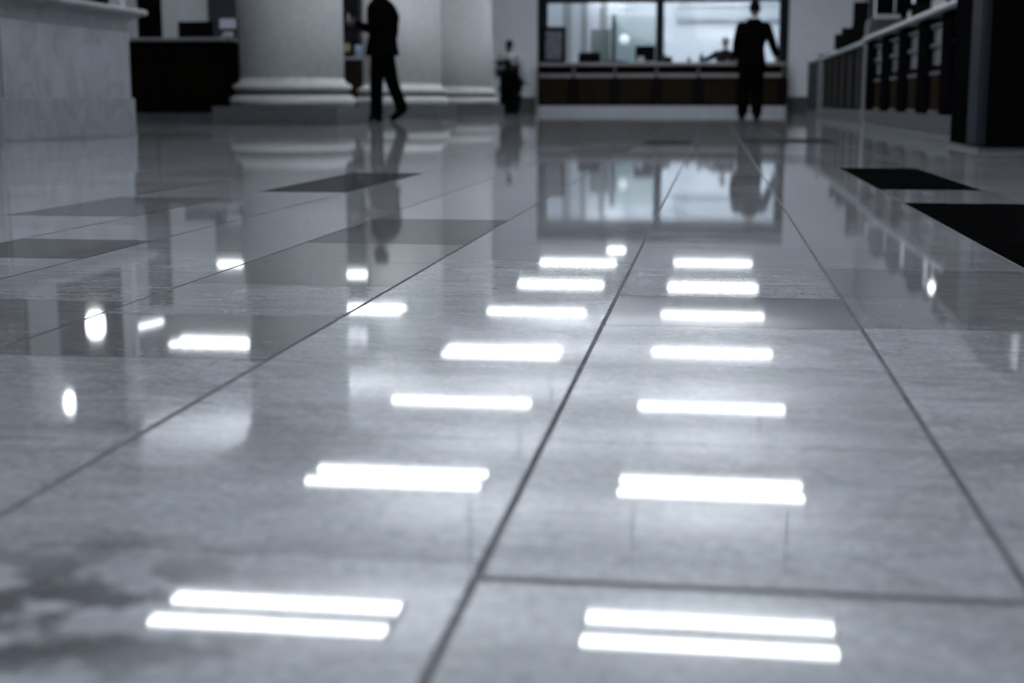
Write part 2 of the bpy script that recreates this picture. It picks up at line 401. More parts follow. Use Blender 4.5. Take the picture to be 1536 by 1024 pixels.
# ------------------------------------------------------------------ far service counter and its glazed frame
t = thing('service_counter', 'long brown panelled service counter under the wide dark-framed window, far end of hall', 'counter', (-1.28, 34.2, 0))
x0, x1 = -2.92, 2.92
part('top', t, M['counter_top'], (x0, x1, -.06, .5, 1.09, 1.17), bev=.012)
part('carcass', t, M['dark_wood'], (x0 + .02, x1 - .02, .03, .48, .15, 1.09))
part('kick_base', t, M['light_stone'], (x0, x1, .0, .46, 0, .16), bev=.006)
posts = [-2.05 + .98 * k for k in range(6)]
edges = [x0] + posts + [x1]
for a, b in zip(edges, edges[1:]):
    g0 = .05 if a == x0 else .12; g1 = .05 if b == x1 else .12
    part('panel', t, M['brown_wood'], (a + g0, b - g1, .005, .03, .19, .78), bev=.005)
    part('band', t, M['beige_band'], (a + .04, b - .04, -.01, .03, .82, .91), bev=.006)
for p in posts:
    part('post', t, M['black_plastic'], (p - .1, p + .1, .01, .03, .17, .80), bev=.004)
    part('bracket', t, M['steel_dim'], (p - .035, p + .035, -.025, .03, .84, 1.08), bev=.006)

w = struct('window_7', bx(-4.02, 1.46, YF + .05, YF + .062, 1.2, 2.6), M['glass'])
for q in ((-4.25, -4.02, YF - .03, YF + .1, 0, 2.66), (-1.42, -1.24, YF - .03, YF + .1, 1.17, 2.66), (1.46, 1.68, YF - .03, YF + .1, 0, 2.66)):
    f = obj('window_post', bx(*q, bev=.012), M['dark_frame'], w)
obj('window_head', bx(-4.25, 1.68, YF - .03, YF + .1, 2.58, 2.72, bev=.012), M['dark_frame'], w)

# things inside the office
t = thing('curtain', 'pale pleated floor-length curtain hanging behind the left office window', 'curtain', (-3.1, 38.6, 0))
def pleats(xa, xb, amp, n, z0, z1):
    bm = bmesh.new(); N = n * 8; fr = []; bk = []
    for i in range(N + 1):
        x = xa + (xb - xa) * i / N; y = amp * math.sin(i / 8 * 2 * PI)
        fr.append([bm.verts.new((x, y, z)) for z in (z0, z1)]); bk.append([bm.verts.new((x, y + .02, z)) for z in (z0, z1)])
    for i in range(N):
        bm.faces.new((fr[i][0], fr[i + 1][0], fr[i + 1][1], fr[i][1])); bm.faces.new((bk[i][0], bk[i][1], bk[i + 1][1], bk[i + 1][0]))
    return bm
for xa, xb, mm in ((-.95, -.72, 'curtain'), (-.7, -.5, 'curtain_pale'), (-.48, -.3, 'curtain'), (-.28, .02, 'curtain_pale'), (.04, .22, 'curtain'), (.24, .7, 'curtain_pale')):
    obj('drape', pleats(xa, xb, .04, 3, .02, 3.05), M[mm], t, True)
part('rail', t, M['steel_dim'], (-1.0, .75, -.02, .03, 3.05, 3.08))

t = thing('glass_partition', 'frosted blue-green glass partition with a dark edge post behind the left office window', 'partition', (-1.95, 36.6, 0))
part('frosted_pane', t, M['frosted'], (-.55, .68, 0, .015, .02, 2.36), bev=.003)
part('edge_post', t, M['green_edge'], (-.66, -.55, -.04, .05, 0, 2.4), bev=.006)
t = thing('office_cabinet', 'grey-green cupboard standing left of the frosted glass partition', 'cabinet', (-2.86, 36.7, 0))
part('body', t, M['green_panel'], (-.28, .2, 0, .4, 0, 2.06), bev=.01)
part('door', t, M['green_panel'], (-.27, .19, -.02, 0, .1, 1.98), bev=.006)
bm = bmesh.new(); lathe(bm, 0, 0, [(.0, -.12), (.08, -.1), (.12, -.03), (.12, .04), (.07, .1), (.0, .12)], 20)
for v in bm.verts: v.co.y *= .5
t = thing('wall_lamp', 'small round glowing lamp seen against the frosted glass partition', 'lamp', (-2.28, 36.5, 1.8))
bm2 = bm; obj('lamp_shade', bm2, mat('lamp_globe_soft', (.8, .8, .8), .5, emit=(.9, .95, 1), estr=.55), t, True)
part('bracket', t, M['steel_dim'], (-.02, .02, .04, .1, -.02, .02))

t = thing('framed_poster', 'dark framed poster board standing on the left end of the far counter', 'poster', (-3.85, 34.62, 1.17))
part('frame', t, M['black_plastic'], (-.28, -.2, -.02, .03, 0, .85), (.2, .28, -.02, .03, 0, .85), (-.2, .2, -.02, .03, .76, .85), (-.2, .2, -.02, .03, 0, .08))
part('print', t, M['poster'], (-.2, .2, 0, .02, .08, .76))
part('foot', t, M['black_plastic'], (-.26, .26, -.1, .06, 0, .012))
t['label'] = 'dark framed poster board standing on the left end of the far counter'

def monitor(label, loc, w, h, stand, rz=0, lit=None, group='computer monitors'):
    t = thing('computer_monitor', label, 'monitor', loc, rz, group)
    part('screen_housing', t, M['black_plastic'], (-w / 2, w / 2, -.02, .03, stand, stand + h), bev=.008)
    part('screen', t, M[lit] if lit else M['grey_plastic'], (-w / 2 + .015, w / 2 - .015, .03, .034, stand + .02, stand + h - .015))
    part('stand', t, M['black_plastic'], (-.025, .025, -.035, -.018, .01, stand + h * .5))
    part('foot', t, M['black_plastic'], (-.12, .12, -.08, .1, 0, .012), bev=.004)
    return t
def printer(label, loc, w, d, h, m, rz=0):
    t = thing('printer', label, 'printer', loc, rz)
    part('body', t, m, (-w / 2, w / 2, -d / 2, d / 2, 0, h * .82), bev=.02)
    part('lid', t, m, (-w / 2 + .01, w / 2 - .01, -d / 2 + .01, d / 2 - .01, h * .84, h), bev=.012)
    part('paper_tray', t, M['black_plastic'], (-w * .35, w * .35, -d / 2 - .06, -d / 2 + .02, h * .25, h * .3))
    return t
printer('low black printer on the far counter under the left window', (-2.98, 34.5, 1.17), .5, .32, .24, M['black_plastic'])
monitor('black monitor on the far counter left of the central window post', (-1.66, 34.5, 1.17), .46, .36, .03)
t = thing('desk_telephone', 'black desk telephone on the far counter right of the central window post', 'telephone', (-1.12, 34.5, 1.17))
bm = bmesh.new(); ring_loft(bm, [[(-.1, -.1, 0), (.1, -.1, 0), (.1, .1, 0), (-.1, .1, 0)], [(-.1, -.1, .05), (.1, -.1, .05), (.1, .1, .14), (-.1, .1, .14)]]); obj('body', bm, M['black_plastic'], t)
bm = bmesh.new(); tube(bm, [(-.08, -.08, .09), (-.075, 0, .14), (-.08, .09, .19)], [.028, .018, .028], seg=10); obj('handset', bm, M['black_plastic'], t, True)
t = thing('paper_stack', 'low stack of loose papers lying on the far counter beside the black printer', 'papers', (-2.35, 34.42, 1.17))
part('papers', t, M['grey_plastic'], (-.3, .28, -.1, .1, 0, .035), (-.2, .12, -.09, .09, .035, .06))

def bottle(name, label, cat, loc, r, h, m, neck=True):
    t = thing(name, label, cat, loc)
    bm = bmesh.new(); lathe(bm, 0, 0, [(r * .9, 0), (r, .01), (r, h * .6), (r * .4, h * .78), (r * .4, h * .9)] if neck else [(r * .8, 0), (r, .01), (r, h * .9), (r * .9, h * .9)], 20)
    obj('body', bm, m, t, True)
    bm = bmesh.new(); lathe(bm, 0, 0, [(r * .5, h * .9), (r * .5, h), (r * .3, h)] if neck else [(r * 1.05, h * .9), (r * 1.05, h), (r * .3, h)], 16); obj('cap', bm, M['black_plastic'], t, True)
bottle('pump_bottle', 'small dark pump bottle on the far counter, left of the pair beside the seated clerk', 'bottle', (-.62, 34.35, 1.17), .04, .13, M['grey_plastic'])
bottle('pump_bottle', 'taller dark bottle on the far counter nearest the seated clerk', 'bottle', (-.33, 34.35, 1.17), .05, .22, M['grey_plastic'])
t = thing('desk_sign', 'small white card holder on the far counter in front of the dark monitor', 'sign', (-1.75, 34.3, 1.17))
bm = bmesh.new(); ring_loft(bm, [[(-.1, -.05, 0), (.1, -.05, 0), (.1, .05, 0), (-.1, .05, 0)], [(-.07, -.005, .14), (.07, -.005, .14), (.07, .005, .14), (-.07, .005, .14)]]); obj('card', bm, M['paper'], t)
t = thing('roller_blind', 'pale grey blind lowered a little behind the right office window', 'blind', (.25, 39.25, 2.3))
part('fabric', t, M['blind'], (-1.3, 1.6, -.02, .02, .17, .42), (-1.25, 1.6, -.03, .01, .46, .8))
part('bottom_bar', t, M['blind'], (-1.3, 1.6, -.04, .03, .1, .16), bev=.01)

# ------------------------------------------------------------------ columns
def column(cx, cy, label):
    t = thing('column', label, 'column', (cx, cy, 0), 0, 'stone columns')
    part('plinth', t, M['plinth'], (-.80, .80, -.80, .80, 0, .21), bev=.012)
    def tor(z0, z1, r, b, n=10):
        zc = (z0 + z1) / 2; a = (z1 - z0) / 2
        return [(r + b * math.cos(-PI / 2 + PI * i / n), zc + a * math.sin(-PI / 2 + PI * i / n)) for i in range(n + 1)]
    bm = bmesh.new(); lathe(bm, 0, 0, [(.5, .21)] + tor(.21, .345, .735, .065) + [(.5, .345)], 64); obj('lower_torus', bm, M['stone'], t, True)
    bm = bmesh.new(); lathe(bm, 0, 0, [(.5, .345), (.755, .345), (.735, .365), (.715, .39), (.72, .41), (.5, .41)], 64); obj('scotia', bm, M['plinth'], t, True)
    bm = bmesh.new(); lathe(bm, 0, 0, [(.5, .41)] + tor(.41, .49, .715, .04) + [(.70, .492), (.675, .52), (.66, .56), (.5, .56)], 64); obj('upper_torus', bm, M['stone'], t, True)
    bm = bmesh.new(); lathe(bm, 0, 0, [(.66, .555), (.657, 1.5), (.645, H - .3)], 64); obj('shaft', bm, M['stone'], t, True)
    bm = bmesh.new(); lathe(bm, 0, 0, [(.5, H - .3), (.70, H - .3), (.72, H - .25), (.70, H - .22), (.78, H - .12), (.8, H - .1), (.5, H - .1)], 48)
    obj('capital', bm, M['stone'], t, True)
    part('abacus', t, M['stone'], (-.82, .82, -.82, .82, H - .1, H), bev=.01)
column(-5.35, 17.9, 'massive round stone column nearest the camera, left of the walking man')
column(-5.25, 24.0, 'round stone column directly behind the walking man, second from the camera')
column(-5.25, 29.7, 'round stone column farthest away, left of the potted plant')

# ------------------------------------------------------------------ marble block counter, left foreground
t = thing('marble_counter', 'grey veined marble block counter with moulded ledge at the left edge', 'counter', (-4.70, 8.99, 0))
part('body', t, M['marble'], (-1.75, -.005, .02, 2.215, .30, .83), bev=.004)
part('base_block', t, M['marble_base'], (-1.8, .02, -.02, 2.235, 0.012, .30), bev=.006)
part('foot_strip', t, M['steel'], (-1.81, .028, -.03, 2.243, 0, .014))
# moulded ledge swept round the block
prof = [(-.03, .815), (-.005, .815), (-.005, .832), (.018, .834), (.028, .845), (.026, .858), (.014, .864), (.016, .88), (.024, .9), (.042, .918), (.068, .93), (.082, .934), (.084, .944), (.10, .946), (.102, .956), (.128, .958), (.14, .97), (.143, .984), (.138, .998), (.125, 1.008), (.10, 1.012), (-.03, 1.014)]
bm = bmesh.new(); rings = []
for o_, z in prof: rings.append([(-1.75 - o_, .03 - o_, z), (-.03 + o_, .03 - o_, z), (-.03 + o_, 2.2 + o_, z), (-1.75 - o_, 2.2 + o_, z)])
ring_loft(bm, rings); obj('ledge', bm, M['marble_base'], t)  # darker marble on the whole ledge stands in for shade under its mouldings
part('joint', t, M['black_metal'], (-.0052, -.0035, .06, .075, .30, .83))

# ------------------------------------------------------------------ left service counters
t = thing('service_counter', 'near-black wooden service counter between the marble block and nearest column', 'counter', (-7.0, 17.8, 0))
part('top', t, M['counter_top'], (-1.9, .82, -.06, .62, 1.03, 1.075), bev=.01)
part('carcass', t, M['dark_wood'], (-1.88, .81, 0, .6, .13, 1.03))
part('kick_base', t, M['grey_kick'], (-1.9, .82, .01, .6, 0, .13), bev=.005)
for a, b in ((-1.82, -1.1), (-.95, -.12), (.06, .8)):
    part('panel', t, M['brown_wood'] if False else M['dark_wood'], (a, b, -.02, 0, .18, .78), bev=.008)
    part('drawer', t, M['dark_wood'], (a, b, -.02, 0, .82, .99), bev=.008)
monitor('wide black monitor on the near-black counter in front of the pale wall', (-6.65, 18.0, 1.075), .46, .2, .01)
t = monitor('small monitor with a lit pale screen on the near-black counter beside the column', (-6.22, 18.05, 1.075), .25, .16, .10, PI, 'screen')
t2 = thing('card_reader', 'small white keypad device on the near-black counter below the lit screen', 'keypad', (-6.17, 17.84, 1.075))
bm = bmesh.new(); ring_loft(bm, [[(-.07, -.06, 0), (.07, -.06, 0), (.07, .06, 0), (-.07, .06, 0)], [(-.06, -.05, .02), (.06, -.05, .02), (.06, .05, .07), (-.06, .05, .07)]]); obj('body', bm, M['paper'], t2)
part('keys', t2, M['grey_plastic'], (-.04, .04, -.055, -.045, .02, .03))

t = thing('service_counter', 'brown wooden service counter glimpsed between nearest column and walking man', 'counter', (-7.3, 28.4, 0))
part('top', t, M['counter_top'], (-1.4, 1.0, -.05, .6, 1.09, 1.15), bev=.01)
part('carcass', t, M['brown_wood'], (-1.38, .98, 0, .58, .15, 1.09))
part('kick_base', t, M['grey_kick'], (-1.4, 1.0, .01, .58, 0, .15), bev=.005)
part('panel', t, M['brown_wood'], (-1.3, -.5, -.02, 0, .2, .9), (-.4, .1, -.02, 0, .2, .9), (.2, .9, -.02, 0, .2, .9), bev=.008)
monitor('dark monitor on the brown counter seen just right of the nearest column', (-7.2, 28.75, 1.15), .4, .3, .04)
bottle('water_bottle', 'pale blue bottle on the brown counter just left of the walking man', 'bottle', (-7.12, 28.45, 1.15), .07, .26, M['blue_bottle'], False)
t = thing('card_stand', 'small yellowish card on the brown counter beside the nearest column', 'card', (-7.38, 28.55, 1.15))
part('card', t, M['yellow'], (-.07, .07, 0, .01, .1, .26)); part('base', t, M['black_plastic'], (-.09, .09, -.05, .06, 0, .1), bev=.01)
t = thing('bookcase', 'tall dark bookcase against the far wall seen right of the nearest column', 'bookcase', (-8.85, 34.4, 0))
part('side_panel', t, M['grey_plastic'], (-.4, -.37, -.2, .2, 0, 2.9)); part('side_panel', t, M['grey_plastic'], (.29, .32, -.2, .2, 0, 2.9))
part('back_panel', t, M['grey_plastic'], (-.37, .29, .17, .2, 0, 2.9))
for k in range(8): part('shelf', t, M['grey_plastic'], (-.37, .29, -.18, .17, .05 + k * .4, .075 + k * .4))

# ------------------------------------------------------------------ right-hand service counter running along the hall
t = thing('service_counter', 'long railed service counter with dark uprights running down the right side', 'counter', (1.82, 9.6, 0))
LN = 8.5
part('kick_base', t, M['grey_kick'], (0.0, .7, 0, LN, .012, .165), bev=.004)
part('foot_strip', t, M['steel_dim'], (-.012, 0, 0, LN, 0, .016))
part('carcass', t, M['dark_wood'], (.08, .7, 0, LN, .165, .98))
bm = bmesh.new()
ring_loft(bm, [[(-.05, y, .985), (-.06, y, 1.005), (-.05, y, 1.03), (-.02, y, 1.045), (.72, y, 1.045), (.72, y, .985)] for y in (0, LN)])
obj('top', bm, M['steel'], t)
ups = [(17.5, 18.08), (15.95, 16.52), (14.51, 15.03), (13.06, 13.61), (11.75, 12.22), (10.45, 10.85), (9.62, 9.8)]
ups = sorted((a - 9.6, b - 9.6) for a, b in ups)
for a, b in ups: part('upright', t, M['black_metal'], (0, .09, a, b, .165, .985), bev=.006)
gaps = [(b1, a2) for (a1, b1), (a2, b2) in zip(ups, ups[1:])]
for a, b in gaps:
    part('panel', t, M['brown_wood'], (.05, .09, a, b, .2, .50), bev=.004)
    part('panel_rail', t, M['grey_kick'], (.035, .09, a, b, .50, .53))
    part('bottom_rail', t, M['grey_kick'], (.035, .09, a, b, .17, .2))
    g = part('glass_panel', t, M['grey_glass'], (.06, .09, a, b, .58, .93))
    part('glazing_bar', g, M['steel_dim'], (.03, .07, a, b, .735, .76)); part('glazing_bar', g, M['steel_dim'], (.03, .07, a, b, .9, .925))

def steel_post(label, loc, w, h):
    t = thing('steel_post', label, 'post', loc, 0, 'steel posts of the right-hand counters')
    part('shaft', t, M['steel'], (-w / 2, w / 2, -w / 2, w / 2, .02, h - .03), bev=.012)
    part('base_plate', t, M['steel_dim'], (-w / 2 - .015, w / 2 + .015, -w / 2 - .015, w / 2 + .015, 0, .02))
    part('cap', t, M['steel'], (-w / 2 - .008, w / 2 + .008, -w / 2 - .008, w / 2 + .008, h - .03, h), bev=.008)
steel_post('brushed steel post at the far end of the railed counter, nearer of two', (1.86, 18.35, 0), .1, 1.06)
steel_post('brushed steel post farther down the right side, at the end of slatted counter', (1.92, 27.0, 0), .1, 1.12)

t = thing('service_counter', 'slatted brown service counter on the right, between the two steel posts', 'counter', (1.92, 18.6, 0))
LN2 = 8.2
part('top', t, M['counter_top'], (-.05, .8, 0, LN2, 1.0, 1.05), bev=.01)
part('carcass', t, M['dark_wood'], (.03, .75, 0, LN2, .16, 1.0))
part('kick_base', t, M['grey_kick'], (0, .75, 0, LN2, 0, .16), bev=.004)
k = 0; y = .15
while y < LN2 - .5:
    part('slat', t, M['brown_wood'] if k % 2 else M['dark_frame'], (0, .03, y, y + .35, .18, .97), bev=.004)
    y += .62; k += 1
t = thing('service_counter', 'short dark end counter beyond the farther steel post on the right', 'counter', (1.98, 27.4, 0))
part('top', t, M['counter_top'], (-.04, .8, 0, 4.4, 1.06, 1.11), bev=.01)
part('carcass', t, M['dark_frame'], (0, .76, .02, 4.38, .1, 1.06))
part('kick_base', t, M['grey_kick'], (.02, .76, .04, 4.36, 0, .1))

t = thing('podium', 'black end cabinet with steel corner strips at the right edge, nearest camera', 'cabinet', (1.49, 8.36, 0))
part('body', t, M['black_metal'], (0, 1.3, .0, 1.1, .02, 1.0), bev=.006)
part('kick_base', t, M['steel_dim'], (-.02, 1.32, -.02, 1.1, 0, .02))
part('corner_strip', t, M['dark_frame'], (-.014, .02, -.012, .02, .03, 1.0)); part('side_strip', t, M['dark_frame'], (-.012, .0, .1, .42, .03, 1.0))
part('top', t, M['steel_dim'], (-.03, 1.33, -.03, 1.1, 1.0, 1.04), bev=.008)

monitor('big black monitor on the railed counter at the top right', (2.36, 17.6, 1.045), .2, .30, .06, .1)
printer('dark grey printer on the slatted counter just behind the nearer steel post', (2.25, 20.0, 1.05), .5, .5, .30, M['grey_plastic'])
t = thing('paper_stack', 'white sheets of paper lying on top of the dark grey printer', 'papers', (2.25, 20.0, 1.35))
part('papers', t, M['paper'], (-.17, .17, -.15, .15, 0, .03), (-.15, .16, -.13, .15, .03, .06))
t = thing('leaflet_box', 'small pale box on the railed counter beside the nearer steel post', 'box', (2.02, 17.1, 1.045))
part('body', t, M['paper'], (-.06, .06, -.07, .07, 0, .05), bev=.01); part('lid', t, M['paper'], (-.062, .062, -.072, .072, .05, .065), bev=.004)
monitor('tall dark monitor on the slatted counter rising above the grey printer', (2.10, 21.9, 1.05), .22, .38, .28, .1)
monitor('black monitor on the slatted counter, next beyond the tallest one', (2.25, 23.2, 1.05), .3, .32, .1)
monitor('small black monitor on the slatted counter, third beyond the grey printer', (2.2, 25.0, 1.05), .22, .32, .12)
monitor('smallest dark monitor on the slatted counter, closest to the farther post', (2.2, 26.5, 1.05), .2, .28, .12)
t = thing('cash_tray', 'light grey tray on the short end counter on the right', 'tray', (2.3, 28.2, 1.11))
part('tray', t, M['steel_dim'], (-.2, .2, -.15, .15, 0, .02), (-.2, -.185, -.15, .15, .02, .06), (.185, .2, -.15, .15, .02, .06), (-.185, .185, .135, .15, .02, .06), (-.185, .185, -.15, -.135, .02, .06))

# ------------------------------------------------------------------ ceiling lights (seen mirrored in the floor)
def ceiling_light(label, loc, w, m, group, gap=.42, rz=0, bars=2, bw=.13):
    t = thing('ceiling_light', label, 'ceiling light', loc, rz, group)
    d = gap / 2 + bw / 2 + .03 if bars == 2 else bw / 2 + .03
    part('housing', t, M['white'], (-w / 2 - .03, w / 2 + .03, -d, d, -.035, 0), bev=.006)
    if bw > .1: part('added_up_glow', t, M['added_uplight'], (-w / 2, w / 2, -.10, .10, 0, .003))  # added glowing top, there only to brighten the ceiling
    for sx in (-1, 1): part('hanger', t, M['steel_dim'], (sx * w * .42 - .006, sx * w * .42 + .006, -.006, .006, .015, H - loc[2]))
    for s in ((-1, 1) if bars == 2 else (0,)):
        part('tube', t, m, (-w / 2, w / 2, s * gap / 2 - bw / 2, s * gap / 2 + bw / 2, -.06, -.035), bev=.01)
    return t
ordn = ['nearest', 'second nearest', 'third nearest', 'fourth nearest', 'fifth nearest', 'sixth nearest', 'seventh nearest']
for i, (Y, n, bw) in enumerate([(8.72, 2, .17), (12.2, 2, .13), (15.58, 1, .17), (19.1, 1, .17), (22.5, 1, .24), (25.95, 2, .14), (29.9, 1, .34)]):
    ceiling_light('%s ceiling light, %s in the right-hand row mirrored in the floor' % (['', 'single-strip', 'twin-strip'][n], ordn[i]), (.04, Y, HL), 1.6, M['tube'], 'right row of ceiling lights', bars=n, bw=bw)
for i, (Y, n, bw) in enumerate([(8.70, 2, .17), (12.2, 2, .13), (15.52, 1, .17), (18.75, 2, .14), (22.5, 1, .24), (26.2, 1, .12), (29.6, 1, .34)]):
    ceiling_light('%s ceiling light, %s in the middle row mirrored in the floor' % (['', 'single-strip', 'twin-strip'][n], ordn[i]), (-2.80 if i == 0 else -2.76, Y, HL), 1.58, M['tube'], 'middle row of ceiling lights', bars=n, bw=bw)
ceiling_light('short single-strip ceiling light in the middle, just before the far counter', (-2.15, 32.5, HL), .4, M['tube'], 'middle row of ceiling lights', bars=1, bw=.101)  # just wide enough to carry the added glow that washes the far wall
for i, Y in enumerate((5.2, 1.8)):
    for x, side in ((.04, 'right-hand'), (-2.8, 'middle')):
        ceiling_light('twin-strip ceiling light of the %s row, %s' % (side, ['just in front of the camera', 'right above the camera'][i]), (x, Y, HL), 1.6, M['tube'], 'ceiling lights nearest the camera', bw=.17)
for lb, x, Y in (('nearest in the left row, mirrored left of the column', -6.66, 18.95), ('second in the left row, mirrored in a short piece', -5.75, 22.45), ('third in the left row, mirrored between two columns', -7.2, 27.0)):
    ceiling_light('twin-strip ceiling light, ' + lb, (x, Y, HL), 1.6, M['tube'], 'left row of ceiling lights')
ceiling_light('thin slanting ceiling strip mirrored left of the nearest column', (-8.45, 20.35, HL), .8, M['spot'], 'slanting strip', rz=1.35, bars=1, bw=.06)
for i, x in enumerate((-2.9, -.9, 1.0)):
    for j, Y in enumerate((36.0, 38.3)):
        ceiling_light('%s ceiling light in the %s row of the bright back office' % (['left', 'middle', 'right'][i], ['front', 'rear'][j]), (x, Y, HL), 1.3, M['office_tube'], 'back office ceiling lights')
def sconce(name, label, loc, w, h):
    t = thing(name, label, 'lamp', loc)
    bm = bmesh.new(); lathe(bm, 0, 0, [(w * .25, -h / 2), (w * .5, -h * .3), (w * .5, h * .3), (w * .25, h / 2)], 24)
    obj('lamp_shade', bm, M['spot'], t, True)
    part('bracket', t, M['steel_dim'], (-.02, .02, 0, .2, -.02, .02)); return t
sconce('wall_sconce', 'bright wall lamp on the dark door left, mirrored as the larger spot', (-5.89, 12.92, 1.86), .17, .24)
sconce('wall_sconce', 'small bright lamp high on the dark door, mirrored as the smaller spot', (-6.2, 12.92, 2.64), .10, .2)
for lb, Y, z in (('small round wall lamp high on the right wall, mirrored beside the railed counter', 21.6, 2.45), ('small round wall lamp high on the right wall, mirrored near the right edge', 17.4, 2.36)):
    t = thing('wall_lamp', lb, 'lamp', (3.25, Y, z))
    bm = bmesh.new(); lathe(bm, 0, 0, [(.015, -.06), (.035, -.04), (.045, 0), (.035, .04), (.015, .06)], 20); obj('lamp_shade', bm, M['spot'], t, True)
    part('bracket', t, M['steel_dim'], (.05, .09, -.02, .02, -.02, .02))

# ------------------------------------------------------------------ potted plant
t = thing('potted_plant', 'bushy dark potted plant in front of the pale far wall', 'plant', (-4.50, 32.0, 0))
bm = bmesh.new(); lathe(bm, 0, 0, [(.15, 0), (.17, .02), (.22, .36), (.235, .37), (.235, .41), (.2, .41), (.19, .37), (.05, .37)], 32); pot = obj('pot', bm, M['pot'], t, True)
bm = bmesh.new(); lathe(bm, 0, 0, [(.05, .36), (.19, .375), (.19, .385), (.03, .39)], 24); obj('soil', bm, M['soil'], t, True)
bm = bmesh.new(); rnd = random.Random(3); tips = []
for k in range(34):
    a = rnd.uniform(0, 2 * PI); r = rnd.uniform(.04, .30); h_ = rnd.uniform(.5, 1.2)
    lean = -.12 * (h_ > .85)
    pts = [(.05 * math.cos(a), .05 * math.sin(a), .38), (r * .5 * math.cos(a), r * .5 * math.sin(a), .38 + (h_ - .38) * .5), (r * math.cos(a) + lean, r * math.sin(a), h_)]
    tube(bm, pts, [.012, .009, .005], seg=6, sub=3); tips.append(pts)
obj('stem', bm, M['stem'], t, True)
def leaf(bm, base, d, L, w):
    d = d.normalized(); s = d.cross(Vector((0, 0, 1))).normalized(); up = s.cross(d)
    prev = None
    for i in range(6):
        u = i / 5; ww = w * math.sin(PI * min(u * .92 + .06, 1)) ; c = base + d * L * u + up * (L * .25 * u * (1 - 1.3 * u))
        row = [bm.verts.new(c - s * ww + up * .012), bm.verts.new(c), bm.verts.new(c + s * ww + up * .012)]
        if prev:
            for k in (0, 1): bm.faces.new((prev[k], prev[k + 1], row[k + 1], row[k]))
        prev = row
bm = bmesh.new()
for pts in tips:
    for k in range(20):
        u = rnd.uniform(.15, 1.0); p = Vector(pts[0]).lerp(Vector(pts[1]), u * 2) if u < .5 else Vector(pts[1]).lerp(Vector(pts[2]), (u - .5) * 2)
        a = rnd.uniform(0, 2 * PI)
        leaf(bm, p, Vector((math.cos(a), math.sin(a), rnd.uniform(-.25, .7))), rnd.uniform(.13, .24), rnd.uniform(.035, .06))
obj('foliage', bm, M['leaf'], t, True)

# ------------------------------------------------------------------ people
def fuse(name, bm, m, parent, voxel=.012, smooth_it=4):
    """weld overlapping limb volumes into one continuous skin"""
    me = bpy.data.meshes.new(name); bmesh.ops.recalc_face_normals(bm, faces=bm.faces[:]); bm.to_mesh(me); bm.free()
    o = bpy.data.objects.new(name, me); COL.objects.link(o)
    r = o.modifiers.new('r', 'REMESH'); r.mode = 'VOXEL'; r.voxel_size = voxel; r.use_smooth_shade = True
    if smooth_it:
        s = o.modifiers.new('s', 'SMOOTH'); s.iterations = smooth_it; s.factor = .5
    dg = bpy.context.evaluated_depsgraph_get(); dg.update()
    new = bpy.data.meshes.new_from_object(o.evaluated_get(dg))
    o.modifiers.clear(); o.data = new; new.name = name
    new.materials.clear(); new.materials.append(m)
    for p in new.polygons: p.use_smooth = True
    o.parent = parent
    return o

def eloft(bm, rows, seg=24, pw=2.3):
    """torso rings: (cx, cy, z, rx, ry)"""
    rings = []
    for cx, cy, z, rx, ry in rows:
        rg = []
        for i in range(seg):
            a = 2 * PI * i / seg; c, s = math.cos(a), math.sin(a)
            rg.append((cx + rx * math.copysign(abs(c) ** (2 / pw), c), cy + ry * math.copysign(abs(s) ** (2 / pw), s), z))
        rings.append(rg)
    ring_loft(bm, rings)

def head_shape(bm, c, yaw, s=1.0):
    """skull, jaw, nose, lips, brow and ears; faces local +Y then turned by yaw"""
    q = bmesh.new()
    rows = []
    spec = [(-.118, .024, .03, .045), (-.105, .042, .05, .03), (-.085, .056, .068, .018), (-.055, .064, .08, .008), (-.02, .070, .088, .002), (.015, .074, .094, -.002), (.05, .075, .097, -.006), (.08, .068, .088, -.01), (.102, .05, .066, -.012), (.114, .024, .032, -.014)]
    for z, rx, ry, cy in spec: rows.append((0, cy, z, rx, ry))
    eloft(q, rows, 24, 2.1)
    tube(q, [(0, .088, .022), (0, .098, -.002), (0, .112, -.03), (0, .092, -.04)], [.009, .011, .014, .01], seg=10)      # nose
    tube(q, [(-.022, .082, -.062), (0, .092, -.06), (.022, .082, -.062)], [.006, .009, .006], seg=8)                     # upper lip
    tube(q, [(-.02, .08, -.073), (0, .088, -.074), (.02, .08, -.073)], [.006, .009, .006], seg=8)                        # lower lip
    tube(q, [(-.05, .076, .03), (-.02, .09, .036), (.02, .09, .036), (.05, .076, .03)], [.008, .009, .009, .008], seg=8) # brow
    for sx in (-1, 1): tube(q, [(sx * .072, -.008, .03), (sx * .084, -.018, .012), (sx * .083, -.015, -.012), (sx * .071, -.004, -.032)], [.009, .012, .011, .007], seg=8)
    R = Matrix.Rotation(yaw, 4, 'Z')
    for v in q.verts: v.co = R @ (v.co * s) + Vector(c)
    tmp = bpy.data.meshes.new('tmp'); q.to_mesh(tmp); q.free(); bm.from_mesh(tmp); bpy.data.meshes.remove(tmp)

